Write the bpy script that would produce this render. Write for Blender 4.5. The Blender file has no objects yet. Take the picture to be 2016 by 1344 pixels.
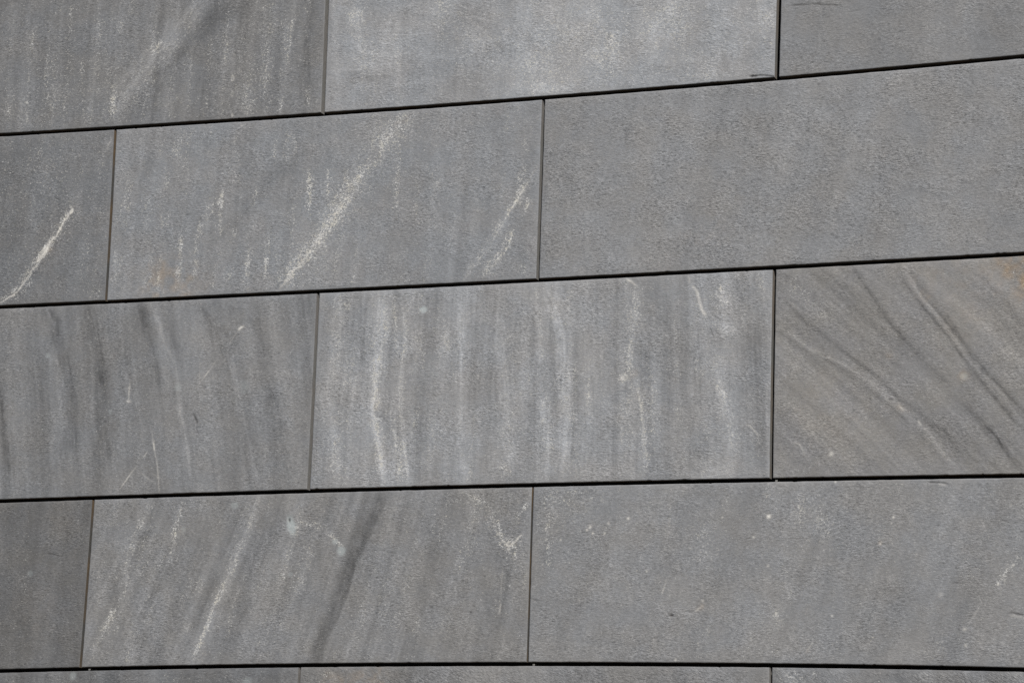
import bpy, math
import numpy as np
from mathutils import Matrix, Vector

S = bpy.context.scene
C = S.collection

# ------------------------------------------------------------------ camera
CAM = Vector((2.4, -6.0, 1.6))
YAW, PIT, ROL, FPX = 0.36800102, 0.20591452, 0.03427182, 5783.0


def rays(px, py):
    """photo pixel (2016 x 1344) -> direction; x right, y into the wall, z up"""
    x = np.asarray(px, float) - 1008.0
    y = 672.0 - np.asarray(py, float)
    c, s = math.cos(ROL), math.sin(ROL)
    x, y = c * x - s * y, s * x + c * y
    f = np.full_like(x, FPX)
    c, s = math.cos(PIT), math.sin(PIT)
    f, z = c * f - s * y, s * f + c * y
    c, s = math.cos(YAW), math.sin(YAW)
    return c * x - s * f, s * x + c * f, z


def wall(px, py):
    dx, dy, dz = rays(px, py)
    return CAM.x + dx / dy * 6.0, CAM.z + dz / dy * 6.0


def axis(v):
    return Vector([float(a) for a in v]).normalized()


fwd = axis(rays(1008, 672))
rgt = axis(np.array(rays(2008, 672)) - np.array(rays(1008, 672)))
up = rgt.cross(fwd)
cam_data = bpy.data.cameras.new("camera")
cam_data.sensor_width = 36.0
cam_data.lens = FPX * 36.0 / 2016.0
cam_data.clip_start = 0.1
cam_data.clip_end = 2000.0
cam = bpy.data.objects.new("camera", cam_data)
C.objects.link(cam)
M = Matrix((rgt, up, -fwd)).transposed().to_4x4()
M.translation = CAM
cam.matrix_world = M
S.camera = cam

# ------------------------------------------------------------------ sky, sun, exposure
SUN_EL, SUN_AZ = math.radians(44), math.radians(25)      # azimuth measured from the wall's normal towards the right
world = bpy.data.worlds.new("World")
S.world = world
world.use_nodes = True
wn = world.node_tree
bg = wn.nodes["Background"]
sky = wn.nodes.new("ShaderNodeTexSky")
sky.sky_type = 'NISHITA'
sky.sun_disc = False
sky.sun_elevation = SUN_EL
sky.sun_rotation = math.pi - SUN_AZ
wn.links.new(sky.outputs[0], bg.inputs[0])
bg.inputs[1].default_value = 0.07
sl = bpy.data.lights.new("sun", 'SUN')
sl.energy = 4.2
sl.angle = math.radians(0.5)
sl.color = (1.0, 0.955, 0.90)
sun = bpy.data.objects.new("sun", sl)
C.objects.link(sun)
sd = Vector((math.cos(SUN_EL) * math.sin(SUN_AZ), -math.cos(SUN_EL) * math.cos(SUN_AZ), math.sin(SUN_EL)))
sun.rotation_euler = sd.to_track_quat('Z', 'Y').to_euler()
sun.location = sd * 20

S.view_settings.view_transform = 'Standard'
S.view_settings.look = 'None'
S.view_settings.gamma = 1.0
S.view_settings.exposure = 0.24
S.cycles.use_denoising = False

# ------------------------------------------------------------------ numpy noise


def vnoise(x, z, seed=0):
    """smooth value noise in 0..1"""
    xi = np.floor(x).astype(np.int64)
    zi = np.floor(z).astype(np.int64)
    fx = x - xi
    fz = z - zi
    fx = fx * fx * (3 - 2 * fx)
    fz = fz * fz * (3 - 2 * fz)

    def h(a, b):
        n = (a * 374761393 + b * 668265263 + seed * 974634777) & 0xFFFFFFFF
        n = ((n ^ (n >> 13)) * 1274126177) & 0xFFFFFFFF
        n = ((n ^ (n >> 16)) * 2246822519) & 0xFFFFFFFF
        return ((n ^ (n >> 15)) & 0xFFFFFF) / float(0xFFFFFF)
    a = h(xi, zi) * (1 - fx) + h(xi + 1, zi) * fx
    b = h(xi, zi + 1) * (1 - fx) + h(xi + 1, zi + 1) * fx
    return a * (1 - fz) + b * fz


def fbm(x, z, seed=0, octv=3):
    t, a, n = 0.0, 1.0, 0.0
    for k in range(octv):
        t = t + a * vnoise(x * 2 ** k, z * 2 ** k, seed + 17 * k)
        n += a
        a *= 0.55
    return t / n


# ------------------------------------------------------------------ the joints of the wall (metres, world x and z)
CH = [(0.000382, 0.007087, 0.000363, 1.904799 + 1.6),
      (8.7e-05, 0.001727, -0.000391, 1.480569 + 1.6),
      (-0.000203, -0.004166, -0.000256, 1.016907 + 1.6),
      (-0.000459, -0.009474, 0.000384, 0.623115 + 1.6)]
TOPZ, BOTZ = 3.955, 1.79


def zj(k, x):
    """height of horizontal joint k (0 = highest in view) at x"""
    if k < 0:
        return np.full_like(x, TOPZ)
    if k > 3:
        return np.full_like(x, BOTZ)
    return np.polyval(CH[k], np.clip(x, -1.9, 1.9))


VJ = {'AB': (-0.00639, 0.016578, -2.814845), 'BC': (0.008456, -0.021398, -1.699633),
      'DE': (-0.013568, 0.037019, -3.372963), 'EF': (0.000754, -0.0022, -2.255594),
      'GH': (-0.006566, 0.017142, -2.806938), 'HI': (0.008735, -0.02212, -1.694661),
      'JK': (-0.015152, 0.04071, -3.373583), 'KL': (0.000898, -0.00255, -2.250629),
      'NO': (0.009815, -0.024003, -1.691464), 'MN': (-0.007323, 0.018433, -2.805838)}


def xj(name, z):
    off = 0.0
    n = name
    if name[0] == '-':      # one panel width left of a known joint
        n, off = name[1:], -1.095
    if name[0] == '+':
        n, off = name[1:], 1.125
    return np.polyval(VJ[n], np.asarray(z, float) - 1.6) + 2.4 + off


GAPH = 0.0088     # open horizontal joints
GAPV = {'AB': .0092, 'BC': .0105, 'DE': .0062, 'EF': .0076, 'GH': .0076, 'HI': .0076, 'JK': .0060, 'KL': .0042, 'NO': .0062, 'MN': .0062}

# ------------------------------------------------------------------ the marks each panel shows
# a stroke: (channel, width px, strength, [(x, y), ...] in photo pixels, options)
# channels: spk pale mineral flecks, ton lighter or darker stone plus some painted lens falloff, rst rust, lin solid pale line, crk dark crack, ovl bluish patch, rel raised relief
MK = {k: [] for k in 'ABCDEFGHIJKLMNO'}


def st(p, ch, w, s, pts, **o):
    MK[p].append((ch, w, s, pts, o))


def dot(p, ch, w, s, x, y, sx=1.0, sy=1.0, lean=0.0):
    MK[p].append((ch, w, s, [(x, y)], dict(sx=sx, sy=sy, lean=lean)))


# A ---- dark grey, upright fleck streaks, pale diagonal band
st('A', 'ton', 17, .62, [(425, -30), (402, 0), (360, 50), (335, 85), (300, 115), (270, 150), (245, 180), (225, 225)], brk=.1)
st('A', 'spk', 17, .22, [(402, 0), (335, 85), (270, 150), (225, 225)], brk=.3)
st('A', 'ton', 19, -.30, [(510, -20), (480, 0), (420, 35), (385, 65), (362, 100), (332, 130), (305, 165), (280, 205), (266, 235)], jit=8)
st('A', 'ton', 11, -.36, [(614, -20), (602, 45), (597, 110), (608, 215)])
st('A', 'spk', 8, .8, [(318, 82), (303, 108)])
st('A', 'spk', 5, .6, [(235, 180), (222, 197), (219, 228)])
st('A', 'ton', 60, -.30, [(-10, -20), (30, 10)])  # darker corner: stone tone with some lens falloff painted in
for pts in ([(142, 7), (135, 118), (128, 202), (125, 250)], [(96, 84), (89, 135), (86, 202), (84, 250)], [(57, 145), (51, 202), (52, 250)],
            [(20, 209), (18, 253)], [(108, 189), (101, 248)], [(162, 111), (160, 236)], [(233, 108), (223, 189), (221, 229)], [(243, 40), (236, 67)],
            [(341, 142), (339, 202), (332, 233)], [(378, 94), (371, 223)], [(416, 67), (410, 128), (401, 233)], [(489, 162), (484, 216)],
            [(604, 169), (605, 216)], [(560, 189), (553, 220)], [(66, 60), (62, 130)], [(200, 30), (190, 200)], [(290, 150), (283, 235)],
            [(450, 20), (440, 120)], [(530, 40), (520, 200)], [(576, 30), (566, 140)]):
    st('A', 'spk', 5.5, .33, pts)
for x, y, r in ((458, 155, 6), (457, 185, 5), (457, 227, 3)):
    st('A', 'lin', 1.3, .55, [(x - r * .5, y), (x, y - r), (x + r * .6, y), (x, y + r), (x - r * .5, y)])
# B ---- pale bluish, blotched
for x, y, r, s in ((1123, 56, 60, .34), (1198, 105, 26, .30), (874, 14, 18, .45), (1296, 60, 28, .40), (1389, 145, 22, .30), (1506, 37, 22, .32), (940, 75, 36, .22),
                   (1050, 150, 40, .30), (1100, 180, 30, .25), (730, 100, 40, .18), (1320, 10, 25, .35), (1430, 60, 40, .14), (700, 30, 14, .4)):
    dot('B', 'ton', r, s, x, y)
    dot('B', 'spk', r, s * 1.4, x, y)
st('B', 'spk', 9, .5, [(1207, 56), (1203, 155)])
st('B', 'spk', 8, .5, [(1506, 30), (1524, 60), (1520, 140)])
st('B', 'spk', 8, .5, [(699, 20), (695, 50)])
st('B', 'ton', 8, -.3, [(690, 156), (720, 150), (765, 158)])
st('B', 'ton', 16, -.22, [(820, 103), (834, 186)])
st('B', 'ton', 18, -.22, [(900, 20), (960, 60), (990, 110)])
st('B', 'crk', 1.6, .9, [(1476, 151.5), (1496, 149.3), (1512, 149.8), (1527, 151)])
st('B', 'ton', 5, -.2, [(1285, 135), (1320, 133)])
for q in range(34):
    a, b = 650 + (q * 251) % 870, 8 + (q * 67) % 170
    st('B', 'ton', 1.8, .24, [(a, b), (a + 16 + q % 9, b + 5 - (q % 5) * 2), (a + 38 + q % 13, b + 9 - (q % 4) * 3)])
# C ---- smooth, thin level dashes
st('C', 'crk', 1.6, .40, [(1557, 12), (1600, 9), (1653, 11)])
st('C', 'crk', 1.4, .30, [(1666, 25), (1700, 19)])
st('C', 'crk', 1.4, .5, [(1621, 121.5), (1632, 124.5)])
st('C', 'spk', 4, .5, [(1903, -10), (1897, 12), (1895, 28)])
st('C', 'ton', 18, -.15, [(1980, 10), (1960, 80)])  # darkening to the right paints in lens falloff
# D ---- dark, one solid pale vein
vein = [(140, 405), (144, 414), (127, 433), (117, 452), (102, 474), (89, 493), (75, 512), (63, 534), (48, 556), (32, 575), (13, 588), (-6, 600)]
st('D', 'lin', 1.6, .70, vein, jit=3.5, brk=.5)
st('D', 'spk', 8, .75, vein)
st('D', 'lin', 4.5, .55, [(102, 474), (89, 493), (75, 512)], jit=3.0)
st('D', 'rst', 8, .30, [(108, 480), (92, 500), (80, 512)])
st('D', 'ton', 9, .28, [(144, 405), (152, 385), (170, 365), (190, 335), (205, 300), (215, 275)])
st('D', 'lin', 1.2, .35, [(220, 272), (209, 295)])
st('D', 'lin', 1.2, .35, [(173, 525), (171, 534)])
dot('D', 'spk', 12, .5, 192, 582)
dot('D', 'spk', 90, .22, 90, 350)
st('D', 'ton', 30, -.2, [(10, 300), (20, 500)])
# E ---- wide pale diagonal vein and upright fleck streaks
vein = [(818, 213), (789, 240), (770, 266), (750, 288), (738, 310), (719, 332), (703, 351), (687, 374), (674, 399), (662, 418), (646, 443),
        (630, 469), (611, 494), (595, 517), (573, 539), (558, 560), (546, 576)]
st('E', 'spk', 15, .72, vein, jit=7)
st('E', 'spk', 5, .60, vein[6:], jit=4)
st('E', 'spk', 24, .3, vein, jit=8)
st('E', 'lin', 2.4, .30, vein[8:], jit=7.0, brk=.9)
st('E', 'rst', 9, .14, vein[:4] + [(719, 332)])
for pts, s in (([(371, 252), (367, 318), (365, 410)], .55), ([(356, 449), (354, 499), (346, 575)], .85), ([(330, 315), (327, 360), (324, 398)], .5),
               ([(314, 493), (310, 544), (308, 579)], .7), ([(438, 372), (432, 417), (433, 461)], .8), ([(403, 410), (387, 474), (384, 537), (382, 570)], .6),
               ([(425, 506), (419, 572)], .55), ([(490, 490), (484, 572)], .6), ([(528, 464), (521, 569)], .72), ([(609, 337), (609, 423)], .8),
               ([(573, 395), (568, 445)], .6), ([(581, 261), (576, 315)], .5), ([(543, 268), (540, 315)], .45), ([(614, 335), (608, 428)], .6),
               ([(646, 323), (644, 399)], .5), ([(788, 285), (782, 332), (777, 428)], .8), ([(823, 348), (820, 402), (819, 437)], .6),
               ([(642, 510), (636, 545)], .6), ([(246, 553), (241, 575)], .5), ([(861, 355), (868, 372)], .5), ([(945, 400), (930, 470)], .25),
               ([(900, 300), (890, 420)], .22), ([(700, 520), (690, 560)], .4), ([(660, 500), (655, 555)], .35)):
    st('E', 'spk', 5.2, s * .92, pts, end=.3)
ln = [(1058, 326), (1039, 358), (1020, 390), (1004, 415), (992, 437), (973, 466), (963, 488), (941, 513), (922, 539), (912, 553)]
st('E', 'lin', 1.2, .30, ln, jit=2.0, brk=.5)
st('E', 'lin', 1.3, .25, ln[1:5], jit=1.5, brk=.5)
st('E', 'spk', 5.5, .75, ln[1:])
st('E', 'ton', 7, .22, ln)
st('E', 'spk', 5, .75, [(1042, 390), (1033, 417)])
st('E', 'spk', 6, .75, [(1008, 450), (998, 482), (982, 501), (960, 526), (942, 550)])
st('E', 'spk', 6, .5, [(1030, 517), (1027, 539)])
st('E', 'rst', 48, .55, [(285, 552), (340, 545), (380, 560)])
st('E', 'rst', 14, .6, [(325, 515), (312, 545)])
st('E', 'ton', 12, -.26, [(600, 300), (520, 366), (476, 423), (428, 474)])
st('E', 'ton', 18, -.14, [(300, 300), (262, 420)])
st('E', 'ton', 30, .10, [(900, 260), (860, 520)])
# F ---- even ripple
st('F', 'crk', 1.4, .35, [(1328, 358), (1345, 375)])
for x, y in ((1455, 388), (1420, 445), (1380, 470), (1750, 305)):
    dot('F', 'rst', 9, .25, x, y)
dot('F', 'rst', 60, .10, 1400, 470)
st('F', 'ton', 12, -.14, [(1240, 255), (1244, 280)])
st('F', 'ton', 60, -.10, [(1880, 150), (1990, 300), (1960, 480)])  # lens falloff towards the right end, painted into the tone
st('F', 'ton', 50, -.08, [(1480, 200), (1500, 330)])
# G ---- soft leaning dark bands and scratches
for w, s, pts in ((11, -.55, [(92, 600), (109, 634), (109, 666)]), (13, -.34, [(109, 660), (128, 714), (138, 762), (141, 826), (144, 895)]),
                  (10, -.50, [(176, 600), (189, 650), (198, 704), (208, 756)]), (13, -.42, [(200, 720), (211, 826), (221, 905)]),
                  (12, -.45, [(278, 600), (288, 650), (304, 704), (315, 770)]), (9, -.42, [(392, 600), (416, 634), (438, 672), (448, 698)]),
                  (10, -.20, [(486, 618), (512, 666), (525, 704)]), (13, -.20, [(528, 746), (544, 794), (563, 858)]),
                  (9, -.40, [(-4, 750), (10, 850), (22, 930)]), (12, -.18, [(416, 880), (420, 950)]), (10, -.18, [(480, 850), (490, 920)]),
                  (14, -.15, [(230, 620), (250, 720)]), (10, -.2, [(330, 640), (345, 690)])):
    st('G', 'ton', w, s, pts, jit=3.0)
ln = [(297, 600), (314, 640), (326, 679), (346, 720), (352, 762), (355, 813), (365, 858), (371, 906), (378, 958)]
st('G', 'ton', 5, .50, ln, jit=2)
st('G', 'lin', 1.2, .13, ln)
ln = [(425, 640), (448, 690), (461, 740), (470, 788), (480, 842), (493, 890), (508, 955)]
st('G', 'ton', 6, .42, ln, jit=2)
st('G', 'ton', 10, .2, [(106, 692), (118, 750), (118, 858)])
st('G', 'ton', 5, .26, [(176, 660), (182, 730), (182, 813), (189, 874)])
st('G', 'ton', 5, .3, [(405, 597), (420, 625)])
for w, s, pts in ((2.2, 1.0, [(479, 642.5), (474, 645), (470, 650)]), (1.0, .40, [(467, 653), (450, 679)]), (0.9, .38, [(430, 704), (408, 735), (384, 765)]),
                  (1.1, .55, [(413, 727), (403, 742)]), (1.4, .6, [(256, 749), (254, 770), (253, 790)]), (1.2, .5, [(246, 764), (258, 764)]),
                  (2.4, .35, [(249, 790), (257, 790)]), (1.2, .50, [(299, 848), (304, 884), (309, 909), (314, 970)]), (1.8, .6, [(302, 870), (304, 886)]),
                  (1.1, .5, [(291, 888), (282, 900)]), (1.3, .75, [(269, 917), (253, 938), (236, 962)]), (0.9, .35, [(275, 928), (307, 954)]), (0.9, .3, [(298, 928), (314, 943)]),
                  (1.0, .3, [(394, 700), (393, 760)]), (1.2, .3, [(355, 805), (353, 815)]), (1.0, .3, [(318, 850), (308, 866)])):
    st('G', 'lin', w, s, pts, end=.35)
st('G', 'crk', 2.2, .75, [(381, 815), (384, 823), (389, 834)])
st('G', 'crk', 1.2, .55, [(386, 843), (392, 856)])
st('G', 'crk', 1.0, .25, [(506, 724), (499, 740), (525, 759)])
st('G', 'crk', 1.0, .25, [(358, 717), (358, 730)])
dot('G', 'ovl', 10, .16, 481, 762, sy=1.3)
dot('G', 'ovl', 5, .3, 94, 700)
dot('G', 'ovl', 7, .25, 350, 762)
dot('G', 'ovl', 5, .2, 217, 810)
# H ---- pale, upright banding
ln = [(751, 570), (751, 617), (746, 664), (744, 718), (742, 764), (737, 811), (742, 851), (751, 898), (758, 958)]
st('H', 'ton', 9, .85, ln, jit=2, brk=.2)
st('H', 'spk', 9, .80, ln)
st('H', 'rst', 7, .16, ln[4:6])
for w, t, s, pts in ((3.5, .40, .5, [(794, 600), (798, 671), (791, 731), (789, 798), (794, 848), (798, 898), (804, 955)]),
                     (5, .10, .45, [(776, 580), (782, 657), (781, 704)]), (6, .15, .45, [(767, 805), (782, 898), (787, 952)]),
                     (8, .30, .35, [(675, 580), (667, 647), (657, 731), (643, 771), (650, 821), (660, 865), (662, 952)]),
                     (10, .15, .3, [(692, 690), (682, 780)]),
                     (10, .42, .22, [(913, 578), (910, 630), (908, 731), (910, 831), (916, 948)]),
                     (14, .42, .22, [(985, 640), (998, 731), (1002, 781), (1000, 865), (1012, 908)]),
                     (5, .28, .3, [(1055, 560), (1062, 664), (1064, 717)]), (7, .32, .45, [(1069, 785), (1072, 831), (1079, 885)]),
                     (9, .18, .3, [(1044, 700), (1046, 780)]), (9, .25, .3, [(1085, 860), (1080, 940)]),
                     (14, .48, .34, [(1080, 575), (1098, 615), (1112, 650), (1112, 705), (1108, 774), (1117, 825), (1112, 877), (1108, 925)]),
                     (7, .20, .50, [(1254, 560), (1250, 616), (1245, 654), (1237, 705), (1240, 740)]),
                     (7, .25, .50, [(1250, 735), (1259, 781), (1264, 825), (1269, 870), (1273, 935)]),
                     (11, .35, .42, [(1408, 690), (1417, 757), (1427, 801), (1439, 842), (1444, 890)]),
                     (9, .30, .4, [(1398, 625), (1425, 640), (1450, 652)]), (14, .18, .55, [(1413, 568), (1434, 603)]),
                     (10, .32, .35, [(1380, 937), (1410, 930), (1436, 920)]), (7, .15, .4, [(1160, 700), (1158, 850)]),
                     (10, .12, .35, [(1280, 700), (1290, 900)]), (12, .1, .3, [(860, 620), (880, 700)]), (12, .15, .3, [(845, 800), (850, 930)])):
    st('H', 'ton', w, t, pts, jit=2)
    st('H', 'spk', w, s, pts)
for w, s, pts in ((12, -.30, [(714, 575), (714, 717)]), (8, -.32, [(1127, 654), (1129, 740), (1132, 825), (1129, 904)]), (4, -.3, [(1084, 630), (1091, 705), (1095, 808)]),
                  (12, -.28, [(1375, 665), (1377, 733), (1380, 800)]), (16, -.25, [(1386, 850), (1382, 905)]), (7, -.25, [(1268, 690), (1275, 760)]),
                  (6, -.2, [(1283, 840), (1288, 930)]), (6, -.22, [(928, 600), (926, 720), (930, 830)]), (10, -.2, [(975, 700), (978, 850)]),
                  (14, -.2, [(1450, 545), (1460, 590)]), (12, -.15, [(1320, 620), (1330, 760)]), (14, -.14, [(820, 690), (825, 900)]),
                  (18, -.16, [(1490, 640), (1490, 900)])):
    st('H', 'ton', w, s, pts, jit=2)
st('H', 'lin', 1.4, .35, [(1254, 762), (1262, 805), (1267, 850), (1272, 900)], jit=2, brk=.4)
st('H', 'lin', 2.4, .55, [(1362, 562), (1372, 573), (1377, 592), (1382, 610), (1390, 622)])
st('H', 'crk', 1.2, .40, [(1368, 562), (1377, 573), (1381, 590), (1385, 606)])
st('H', 'rel', 6, .8, [(1362, 562), (1370, 575), (1374, 592), (1379, 612), (1386, 625)])
st('H', 'lin', 1.2, .4, [(1354, 542), (1359, 556)])
st('H', 'crk', 1.3, .55, [(1397, 645), (1400, 653), (1404, 662)])
st('H', 'lin', 1.6, .55, [(1233, 549), (1243, 555), (1253, 563)])
st('H', 'lin', 1.3, .55, [(1471, 835), (1485, 846), (1493, 858)])
st('H', 'rel', 10, .6, [(1060, 580), (1110, 595)])
dot('H', 'spk', 9, .9, 1228, 745)
dot('H', 'lin', 4, .45, 1226, 743, sx=1.3)
dot('H', 'spk', 9, .9, 993, 923)
dot('H', 'rst', 7, .35, 993, 923)
dot('H', 'rst', 9, .25, 1249, 735)
dot('H', 'ton', 16, .5, 1010, 902)
dot('H', 'spk', 14, .5, 1255, 625)
dot('H', 'ovl', 7.5, .85, 834, 609, sy=.85)
st('H', 'crk', 1.4, .4, [(645, 684), (642, 698)])
st('H', 'crk', 1.6, .35, [(620, 797), (626, 803), (630, 815)])
st('H', 'crk', 1.5, .5, [(780, 700), (786, 704)])
# I ---- warm, diagonal lines falling to the right, rusty corner
for w, s, pts in ((4.5, -.66, [(1681, 530), (1691, 546), (1717, 585), (1745, 623), (1769, 651), (1790, 676), (1815, 704), (1843, 735), (1867, 756)]),
                  (3.5, -.48, [(1768, 530), (1780, 557), (1804, 588), (1829, 616), (1857, 651), (1885, 690), (1906, 718), (1925, 742), (1950, 770), (1985, 812), (2005, 842)]),
                  (6, -.60, [(1797, 532), (1815, 574), (1850, 613), (1878, 651), (1902, 686), (1930, 721), (1955, 749), (1990, 788), (2030, 830)]),
                  (3, -.5, [(1552, 602), (1587, 637), (1622, 662), (1657, 690), (1696, 718), (1738, 753), (1766, 781), (1797, 802), (1832, 830), (1860, 851), (1885, 879)]),
                  (5, -.5, [(1902, 795), (1927, 823), (1962, 858), (1983, 893), (2016, 925)]),
                  (3, -.30, [(1610, 699), (1650, 722), (1690, 748), (1730, 780), (1770, 815), (1800, 845), (1840, 890)]),
                  (24, -.18, [(1640, 560), (1700, 650), (1780, 720)]), (30, -.12, [(1900, 760), (1960, 900)]), (5, -.25, [(1925, 520), (1960, 570), (2016, 640)]),
                  (18, -.14, [(1830, 830), (1900, 900)])):
    st('I', 'ton', w, s, pts, jit=2.5)
ln = [(1526, 640), (1559, 658), (1591, 683), (1622, 700), (1657, 714), (1685, 732), (1710, 749), (1727, 763), (1752, 784), (1773, 802), (1797, 823), (1822, 844), (1843, 872), (1864, 900), (1890, 930)]
st('I', 'ton', 3.5, .34, ln, jit=3)
st('I', 'lin', 1.0, .16, ln[:9], jit=2, brk=.6)
st('I', 'spk', 5, .25, ln)
st('I', 'ton', 3.2, .42, [(1774, 522), (1787, 540), (1803, 567), (1828, 599), (1855, 634), (1877, 665), (1899, 697), (1920, 721), (1938, 742), (1962, 763), (1988, 798), (2012, 830)], jit=2)
st('I', 'ton', 12, .14, [(1560, 560), (1680, 680), (1800, 780)])
st('I', 'rst', 26, .95, [(1975, 505), (2000, 530), (2040, 580)])
st('I', 'rst', 8, .8, [(1960, 512), (1985, 535), (2020, 562)], jit=3)
st('I', 'spk', 14, .25, [(1968, 512), (2000, 540), (2020, 565)])
st('I', 'rst', 7, .45, [(1811, 574), (1832, 588)])
st('I', 'rst', 6, .3, [(1768, 795), (1790, 815)])
st('I', 'lin', 2, .35, [(1768, 796), (1779, 806)])
st('I', 'lin', 1.6, .35, [(1806, 826), (1814, 836)])
dot('I', 'rst', 10, 1.0, 1897, 741, sy=.8)
dot('I', 'rst', 8, 1.0, 1897, 741, sy=.8)
dot('I', 'ovl', 7, .40, 1897, 740, sy=.8)
dot('I', 'rst', 110, .16, 1900, 560)
dot('I', 'rst', 90, .10, 1640, 800)
dot('I', 'lin', 4, .6, 1636, 893)
st('I', 'lin', 1.3, .5, [(1560, 870), (1575, 874), (1583, 893), (1592, 906)], end=.5)
dot('I', 'spk', 6, .6, 1587, 924)
dot('I', 'spk', 45, .25, 1560, 560)
st('I', 'spk', 10, .4, [(1550, 555), (1590, 580), (1640, 640)])
st('I', 'crk', 1.2, .5, [(1616, 699), (1626, 702)])
st('I', 'crk', 1.2, .35, [(1657, 692), (1668, 694)])
dot('I', 'rst', 6, .4, 1750, 700)
# J ---- darkest, greenish brown
st('J', 'crk', 1.3, .85, [(92, 1089), (104, 1091), (124, 1096)])
dot('J', 'rst', 34, .16, 130, 1010)
dot('J', 'rst', 50, .12, 80, 1200)
dot('J', 'ovl', 6, .2, 60, 1128)
dot('J', 'spk', 6, .4, 92, 1170)
st('J', 'spk', 8, .22, [(58, 1000), (52, 1080), (48, 1200)])
st('J', 'ton', 20, -.14, [(20, 1180), (60, 1290)])
# K ---- leaning pale streaks, one broad dark band, chalk-like hook
ln = [(513, 972), (501, 1003), (490, 1032), (481, 1061), (463, 1097), (452, 1126), (440, 1161), (422, 1190), (413, 1220), (405, 1246), (390, 1275), (381, 1303)]
st('K', 'ton', 5, .26, ln, jit=3)
st('K', 'spk', 7, .55, ln, jit=5)
st('K', 'lin', 1.3, .14, ln, jit=4, brk=.8)
for w, t, s, pts in ((7, .32, .55, [(366, 985), (352, 1026), (343, 1061), (337, 1097), (331, 1113)]), (6, .25, .5, [(311, 1173), (290, 1214), (270, 1243), (255, 1278), (246, 1305)]),
                     (9, .38, .5, [(300, 980), (290, 1017), (270, 1056), (255, 1091), (249, 1126), (243, 1164)]), (6, .28, .5, [(226, 1196), (208, 1231), (191, 1261), (179, 1290)]),
                     (4, .2, .3, [(525, 1064), (510, 1102), (490, 1180)]), (5, .15, .35, [(378, 1226), (366, 1245)]), (8, .15, .3, [(590, 990), (560, 1140), (520, 1280)]),
                     (9, .2, .2, [(617, 1235), (600, 1300)])):
    st('K', 'ton', w, t, pts, jit=2)
    st('K', 'spk', w, s, pts)
for w, s, pts in ((9, -.40, [(364, 1050), (337, 1114), (311, 1167), (296, 1202), (281, 1243), (273, 1290)]), (10, -.26, [(487, 985), (470, 1020), (450, 1070)]),
                  (9, -.30, [(434, 1126), (410, 1173), (384, 1240)]), (7, -.3, [(295, 1040), (280, 1065)]), (9, -.2, [(555, 1000), (540, 1080)]),
                  (8, -.22, [(572, 1130), (550, 1220)]), (9, -.2, [(480, 1200), (460, 1260)]), (14, -.15, [(655, 1070), (640, 1130), (610, 1220)])):
    st('K', 'ton', w, s, pts, jit=3)
st('K', 'ton', 20, -.50, [(764, 960), (745, 1006), (727, 1045), (712, 1075), (697, 1111), (685, 1144), (676, 1174), (661, 1211), (646, 1241), (634, 1271), (626, 1310)], jit=2, sharp=1)
vein = [(918, 967), (935, 979), (956, 994), (971, 1018), (980, 1045), (989, 1063), (1001, 1075), (1016, 1063), (1028, 1051)]
st('K', 'spk', 8, .72, vein)
st('K', 'lin', 1.3, .45, vein[2:], jit=4, brk=.7)
st('K', 'lin', 1.8, .35, [(995, 1070), (1003, 1074), (1016, 1063), (1027, 1052)], jit=2)
dot('K', 'spk', 20, .35, 905, 975)
st('K', 'spk', 4, .8, [(1001, 1078), (1001, 1102)])
st('K', 'lin', 1.1, .6, [(1001, 1077), (1002, 1086)])
st('K', 'spk', 5, .7, [(1016, 1081), (1013, 1102)])
st('K', 'lin', 1.0, .25, [(990, 1115), (986, 1168), (984, 1215)])
st('K', 'lin', 1.2, .45, [(985, 1189), (983, 1208)], brk=.5)
st('K', 'ton', 6, -.2, [(999, 1120), (995, 1170), (988, 1240)])
vein = [(589, 1026), (619, 1033), (640, 1044), (655, 1056), (667, 1069), (678, 1081)]
st('K', 'spk', 4, .75, vein)
st('K', 'lin', 1.1, .25, vein, jit=2, brk=.7)
dot('K', 'ovl', 8, .75, 573, 1034, sx=1.0, sy=2.1, lean=-.22)
dot('K', 'ovl', 8, .55, 672, 1084)
dot('K', 'ovl', 6, .40, 660, 1065)
dot('K', 'ovl', 5, .25, 572, 1130)
dot('K', 'ovl', 6, .35, 462, 994, sx=1.3)
dot('K', 'rst', 7, .35, 360, 1040)
dot('K', 'ovl', 5, .25, 362, 1042)
dot('K', 'crk', 1.9, 1.0, 569.6, 1024, sy=1.8)
st('K', 'spk', 4, .5, [(856, 965), (853, 1018), (850, 1054)])
st('K', 'spk', 5, .5, [(1037, 991), (1018, 1015)])
st('K', 'crk', 1.3, .6, [(844, 1194), (852, 1195)])
st('K', 'crk', 1.0, .5, [(858, 1194), (865, 1195)])
st('K', 'crk', 1.0, .3, [(752, 1083), (768, 1088), (782, 1089)])
dot('K', 'crk', 1.8, .6, 926, 1205)
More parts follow.
